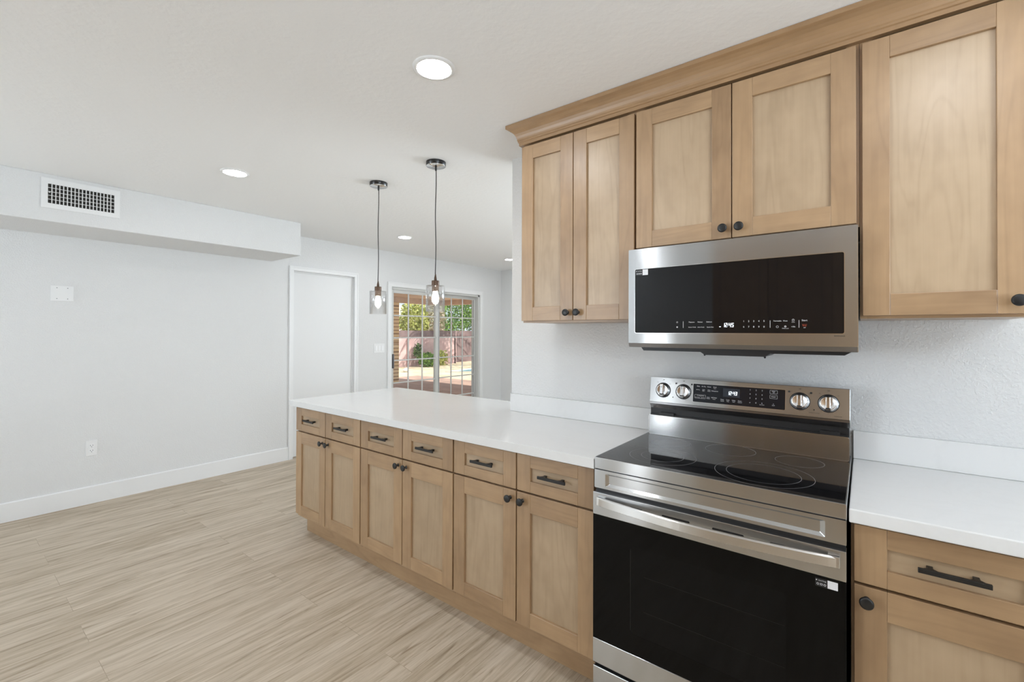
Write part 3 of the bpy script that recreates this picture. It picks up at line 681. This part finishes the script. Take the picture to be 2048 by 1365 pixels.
def pendant(x, y, label):
    r = thing('pendant_lamp', (x, y, 1.51), label, 'pendant lamp', 'glass pendant lamps over the peninsula')
    Tm = Matrix.Translation((x, y, 0))
    MB().lathe([(.0605, ZC-.0005), (.0605, ZC-.024), (.0590, ZC-.0255), (.030, ZC-.0255)], 40, Tm, cap=False).build('canopy', plain('black_canopy', (.015, .014, .013, 1), .3), r)
    MB().lathe([(.0592, ZC-.0254), (.0590, ZC-.0262), (0, ZC-.0262)], 40, Tm, cap=False).build('canopy_face', plain('polished_canopy_face', (.72, .72, .72, 1), .12, 1), r)
    cd = [(x+.0018*math.sin(i*.9), y+.0012*math.sin(i*.7+1), ZC-.03-(ZC-.03-1.735)*i/12) for i in range(13)]
    m = MB().tube(cd, .0028, 8); m.lathe([(.007, ZC-.024), (.006, ZC-.05), (.003, ZC-.055)], 12, Tm)
    m.build('cord', BLACK, r)
    sk = MB().lathe([(.003, 1.745), (.0075, 1.72), (.009, 1.704), (.0225, 1.704), (.0235, 1.70), (.0235, 1.674), (.0215, 1.672), (.0215, 1.640), (.019, 1.638), (0, 1.638)], 28, Tm).build('socket', BRONZE, r)
    MB().lathe([(.0220, 1.673), (.0560, 1.673), (.0575, 1.671), (.0575, 1.512), (.0545, 1.512), (.0545, 1.6695), (.0220, 1.6695)], 48, Tm, cap=False).build('glass_shade', SHADE, r)
    MB().lathe([(.013, 1.638), (.014, 1.628), (.019, 1.612), (.0215, 1.595), (.019, 1.575), (.011, 1.562), (0, 1.559)], 24, Tm, cap=False).build('bulb', BULBM, r)
    return r
pendant(-2.700, 1.940, 'clear glass pendant lamp on a black cord over the far end of the peninsula')
pendant(-2.088, 1.918, 'clear glass pendant lamp on a black cord in front of the sliding glass door')

XS = -4.309
vt = thing('air_vent', (XS, .655, 2.21), 'white rectangular air vent grille on the soffit face', 'air vent')
def yz_frame(mb, o, i, x0, x1):
    bm = mb.bm; n = len(o)
    V = [[bm.verts.new((xx, p[0], p[1])) for p in q] for q, xx in ((o, x1), (i, x1), (i, x0), (o, x0))]
    fs = [bm.faces.new((V[a][k], V[a][(k+1) % n], V[(a+1) % 4][(k+1) % n], V[(a+1) % 4][k])) for a in range(4) for k in range(n)]; mb._fin(fs)
m = MB(); yz_frame(m, [(.453, 2.209), (.856, 2.209), (.856, 2.410), (.453, 2.410)], [(.485, 2.243), (.824, 2.243), (.824, 2.372), (.485, 2.372)], XS+.0003, XS+.008)
m.build('frame', TRIM, vt, bevel=.002)
MB().box(XS+.0003, XS+.0008, .484, .825, 2.242, 2.373).build('duct_back', plain('dark_duct', (.035, .032, .028, 1), .9), vt)
nb = 17
for i in range(nb):
    y = .485+.339*(i+1)/(nb+1); MB().box(XS+.001, XS+.0065, y-.0023, y+.0023, 2.243, 2.372).build('blade', TRIM, vt)
m = MB()
for i in range(1, 5): m.box(XS+.0009, XS+.0055, .485, .824, 2.243+.129*i/5-.0014, 2.243+.129*i/5+.0014)
m.build('rear_bars', TRIM, vt)
MB().box(XS+.003, XS+.014, .4885, .4955, 2.312, 2.320).build('lever', TRIM, vt)
def plate(name, y0, y1, z0, z1, label, cat):
    r = thing(name, (XL, (y0+y1)/2, z0), label, cat)
    MB().box(XL+.0003, XL+.006, y0, y1, z0, z1).build('cover', TRIM, r, bevel=.003)
    return r
p = plate('blank_plate', .571, .702, 1.6165, 1.7365, 'white blank wall plate on the left wall below the soffit', 'wall plate')
m = MB()
for y in (.607, .667):
    for z in (1.635, 1.718): m.lathe([(.003, 0), (.003, .001), (0, .0015)], 10, Matrix.Translation((XL+.006, y, z)) @ Matrix.Rotation(math.pi/2, 4, 'Y'))
m.build('screws', GREYG, p)
p = plate('wall_outlet', .779, .849, .381, .505, 'white duplex electrical outlet low on the left wall', 'outlet')
OUTL = plain('outlet_white', srgb(244, 244, 244), .3)
for z in (.423, .463):
    q = MB().box(XL+.006, XL+.0085, .797, .831, z-.0155, z+.0155).build('receptacle', OUTL, p, bevel=.002)
    MB().box(XL+.0083, XL+.0088, .8055, .8080, z-.002, z+.008).box(XL+.0083, XL+.0088, .8200, .8225, z-.002, z+.008).box(XL+.0083, XL+.0088, .8120, .8165, z-.011, z-.0065).build('slots', PRINTB, q)
p = plate('light_switch', 3.468, 3.632, 1.115, 1.232, 'white triple light switch plate between the white door and the sliding door', 'light switch')
for y in (3.503, 3.550, 3.597): MB().box(XL+.006, XL+.010, y-.0165, y+.0165, 1.140, 1.207).build('rocker', OUTL, p, bevel=.002)

# cabinets across the aisle, seen mirrored in the black glass
tc = thing('tall_cabinet', (.05, -1.55, 0), 'tall pale wooden cabinet run reflected in the black microwave glass', 'cabinet')
m = MB(); m.box(-1.19, 1.25, -1.85, -1.222, 0, 2.30, 'z'); m.build('body', WOOD, tc)
for i in range(5):
    a = -1.19+.488*i+.002; dd = MB().box(a, a+.484, -1.2215, -1.204, .12, 2.28, 'z').build('door', WOOD, tc, bevel=.0015)
    for q in ((a+.07, a+.073, .19, 2.21), (a+.411, a+.414, .19, 2.21), (a+.073, a+.411, .19, .193), (a+.073, a+.411, 2.207, 2.21)): MB().box(q[0], q[1], -1.2045, -1.2035, q[2], q[3]).build('groove', DARK, dd)

# ------------------------------------------------------------------ the yard
ZG = -.10
SAND = speckle('pale_gravel', srgb(196, 176, 146), srgb(222, 204, 176), 1.4)
PAVER = paver_mat()
PINK = speckle('pink_block_wall', srgb(184, 150, 150), srgb(206, 176, 174), 2.5)
MAUVE = speckle('mauve_band_and_wall_shade', srgb(108, 90, 92), srgb(132, 112, 112), 3)
BEAM = speckle('brown_patio_wood', srgb(186, 160, 140), srgb(206, 182, 160), 4)
WHITEH = plain('white_stucco', srgb(236, 234, 230), .8)
BARK = speckle('brown_bark', srgb(92, 72, 56), srgb(124, 100, 80), 8)
struct(MB().box(-60, XL-T-.001, -20, 60, ZG-.3, ZG).build('yard_ground', SAND))
struct(MB().box(-11.9, XL-T-.001, 0, 10.15, ZG, ZG+.006).build('patio_paving', PAVER))
pr = thing('patio_roof', (-8, 6, 2.35), 'brown covered patio roof outside the sliding glass door', 'patio roof')
m = MB().box(-11.0, XL-T-.002, 2.0, 10.4, 2.40, 2.52, 'y'); m.build('roof_deck', BEAM, pr)
MB().box(-11.0, XL-T-.002, 10.26, 10.4, 2.24, 2.40, 'x').build('beam', BEAM, pr)
MB().box(-11.0, -10.86, 2.0, 10.26, 2.24, 2.40, 'y').build('beam', BEAM, pr)
k = NT('tan_brick'); co = k.add('ShaderNodeTexCoord').outputs['Object']; br = k.add('ShaderNodeTexBrick'); k.ln(k.mapping(co, rot=(math.pi/2, 0, .6)), br.inputs['Vector'])
for n_, v in (('Color1', srgb(226, 198, 152)), ('Color2', srgb(236, 214, 176)), ('Mortar', srgb(150, 118, 88)), ('Scale', 1), ('Mortar Size', .010), ('Brick Width', .3), ('Row Height', .085)): br.inputs[n_].default_value = v
k.ln(br.outputs[0], k.b.inputs['Base Color']); k.b.inputs['Roughness'].default_value = .8
tag(MB().box(-11.0, -10.72, 8.16, 8.44, ZG, 2.24).build('brick_column', k.m, bevel=.01), 'tan brick column at the edge of the patio roof, left side of the door view', 'column')
bw = thing('block_wall', (-15.3, 13, ZG), 'pink block garden wall with a mauve top band beyond the patio', 'garden wall')
MB().box(-15.4, -15.2, 2, 15.25, ZG, 1.16).build('wall_face', PINK, bw)
MB().box(-15.41, -15.19, 2, 15.25, 1.16, 1.43).build('top_band', MAUVE, bw)
MB().box(-15.26, -15.14, 12.38, 12.56, ZG, 1.10).build('pilaster', PINK, bw)
bw = thing('block_wall', (-15.8, 18, ZG), 'block wall stepped back at the right of the garden, its shade put into a mauve colour', 'garden wall')
MB().box(-15.9, -15.7, 15.25, 26, ZG, 1.16).build('wall_face', MAUVE, bw); MB().box(-15.9, -15.2, 15.18, 15.3, ZG, 1.43).build('return', PINK, bw)  # mauve face carries the wall's shade in its colour
MB().box(-15.91, -15.69, 15.25, 26, 1.16, 1.43).build('top_band', MAUVE, bw)
def foliage(name, c, r, n, mat, parent, ls=.07, seed=1, shell=.55):
    R = random.Random(seed); m = MB(); bm = m.bm
    for _ in range(n):
        while True:
            p = Vector((R.uniform(-1, 1), R.uniform(-1, 1), R.uniform(-1, 1)))
            if shell < p.length <= 1: break
        lump = 1+.22*math.sin(5*p.x+seed)*math.sin(4*p.y+2*seed)*math.cos(5*p.z)
        q = Vector((c[0]+p.x*r[0]*lump, c[1]+p.y*r[1]*lump, c[2]+p.z*r[2]*lump))
        a = Vector((R.gauss(0, 1), R.gauss(0, 1), R.gauss(0, 1))).normalized(); b = a.orthogonal().normalized(); L = ls*R.uniform(.6, 1.3)
        vs = [bm.verts.new(q+a*L), bm.verts.new(q+b*L*.45), bm.verts.new(q-a*L), bm.verts.new(q-b*L*.45)]
        f = bm.faces.new(vs); t = R.random()
        for l in f.loops: l[m.col] = (t, t, t, 1)
    return m.build(name, mat, parent, recalc=False)
YEL = leaf_mat('yellow_green_leaves', srgb(120, 132, 44), srgb(226, 222, 140)); GRN = leaf_mat('green_leaves', srgb(40, 74, 26), srgb(150, 186, 92))
DGR = leaf_mat('dark_green_leaves', srgb(30, 54, 26), srgb(112, 142, 84)); PAL = leaf_mat('pale_blossom_leaves', srgb(150, 150, 110), srgb(226, 206, 190))
def tree(x, y, zc, r, mat, label, n, seed, group='trees beyond the garden wall', ls=.08):
    t = thing('tree', (x, y, ZG), label, 'tree', group)
    MB().tube([(x, y, ZG), (x+.05, y+.04, zc*.5), (x-.03, y, zc)], [.10, .08, .05], 8).build('trunk', BARK, t)
    foliage('crown', (x, y, zc), r, n, mat, t, ls, seed, .35)
tree(-16.9, 14.15, 1.85, (.7, .72, .95), YEL, 'bright yellow green tree behind the pink wall, left pane of the door', 2600, 3)
tree(-17.6, 16.0, 1.9, (.6, .72, .9), PAL, 'pale blossoming tree behind the pink wall beside the door meeting stile', 1800, 5)
tree(-19.6, 19.3, 2.4, (1.1, 1.35, 1.7), GRN, 'green tree behind the wall, right pane of the door', 3600, 8)
tree(-20.4, 23.2, 2.5, (1.4, 1.7, 2.0), DGR, 'dark green tree farthest right behind the shaded wall', 3600, 11)
sh = thing('shrub', (-14.55, 12.95, ZG), 'green leafy shrub at the foot of the pink garden wall', 'shrub')
foliage('leaves', (-14.6, 12.98, .18), (.40, .40, .32), 900, GRN, sh, .07, 4, .2)
foliage('climbing_shoot', (-14.95, 12.75, .55), (.15, .22, .35), 220, DGR, sh, .06, 6, .1)
sh = thing('shrub', (-14.75, 13.95, ZG), 'low yellow green shrub at the foot of the wall, right of the leafy shrub', 'shrub')
foliage('leaves', (-14.75, 13.95, .22), (.28, .28, .36), 500, YEL, sh, .06, 9, .2)
for (x, y, r, lb) in ((-13.6, 10.42, .16, 'large white garden rock near the brick column'), (-13.3, 10.78, .11, 'smaller white garden rock toward the pink wall')):
    m = MB(); bmesh.ops.create_icosphere(m.bm, subdivisions=2, radius=r)
    R = random.Random(int(x*100))
    for v in m.bm.verts: v.co = Vector((x, y, ZG+r*.6)) + Vector((v.co.x*1.2, v.co.y, max(v.co.z*.8, -r*.6)))*R.uniform(.85, 1.12)
    for v in m.bm.verts: v.co.z = max(v.co.z, ZG+.002)
    tag(m.build('garden_rock', WHITEH), lb, 'rock')
pl = thing('swimming_pool', (-11, 14, ZG), 'turquoise swimming pool edge in the yard, right pane of the door', 'pool')
pp = [(-12.08, 11.86), (-12.6, 14.6), (-10.2, 16.8), (-8.8, 15.4), (-11.35, 12.36)]
cen = (-11, 14.2); op = [(cen[0]+(x-cen[0])*1.08, cen[1]+(y-cen[1])*1.08) for x, y in pp]
m = MB(); bm = m.bm; n = 5
V = [[bm.verts.new((p[0], p[1], z)) for p in q] for q, z in ((op, ZG+.001), (op, ZG+.025), (pp, ZG+.025), (pp, ZG+.002))]
m._fin([bm.faces.new((V[a][i], V[a][(i+1) % n], V[a+1][(i+1) % n], V[a+1][i])) for a in range(3) for i in range(n)]); m.build('coping', speckle('pale_coping', srgb(214, 204, 190), srgb(228, 220, 208), 3), pl)
MB().prism(pp, 'z', ZG+.0015, ZG+.006).build('water', plain('pool_water', srgb(70, 170, 186), .05), pl)
hs = thing('neighbour_house', (-25, 16, ZG), 'white neighbouring house with a low gable roof, left pane of the door', 'house')
MB().box(-28, -22.5, 13.0, 19.0, ZG, 2.25).build('wall', WHITEH, hs)
MB().prism([(12.6, 2.2), (19.6, 2.2), (16.8, 3.15), (15.4, 3.15)], 'x', -28.4, -22.0).build('roof', plain('pale_roof', srgb(226, 222, 214), .8), hs)
# a tall palm to the right of the view throws its frond shadows on the pink wall
PY = 16.4
pt = thing('palm_tree', (-11.2, PY, ZG), 'tall palm in the yard whose frond shadows streak the pink wall', 'palm tree')
MB().tube([(-11.2, PY, ZG), (-11.15, PY+.05, 3), (-11.2, PY, 5.6)], [.18, .15, .13], 10).build('trunk', BARK, pt)
R = random.Random(12)
for i in range(28):
    a = 2*math.pi*i/28+R.uniform(-.15, .15); L = R.uniform(2.2, 3.0); e = R.uniform(.1, .9)
    m = MB(); bm = m.bm; spine = []
    for j in range(15):
        t = j/14; spine.append(Vector((-11.2+math.cos(a)*L*t, PY+math.sin(a)*L*t, 5.6+e*L*t-1.1*L*t*t)))
    sd_ = Vector((-math.sin(a), math.cos(a), 0))
    for j in range(1, 15):
        for sgn in (-1, 1):
            p = spine[j]; d_ = (spine[j]-spine[j-1]).normalized(); tip = p+(sd_*sgn*.75+d_*.55+Vector((0, 0, -.25)))*.62*(1-.5*j/14)
            bm.faces.new([bm.verts.new(p-d_*.05), bm.verts.new(p+d_*.05), bm.verts.new(tip)])
    m.tube(spine, .018, 5)
    m.build('frond', DGR, pt, recalc=False)
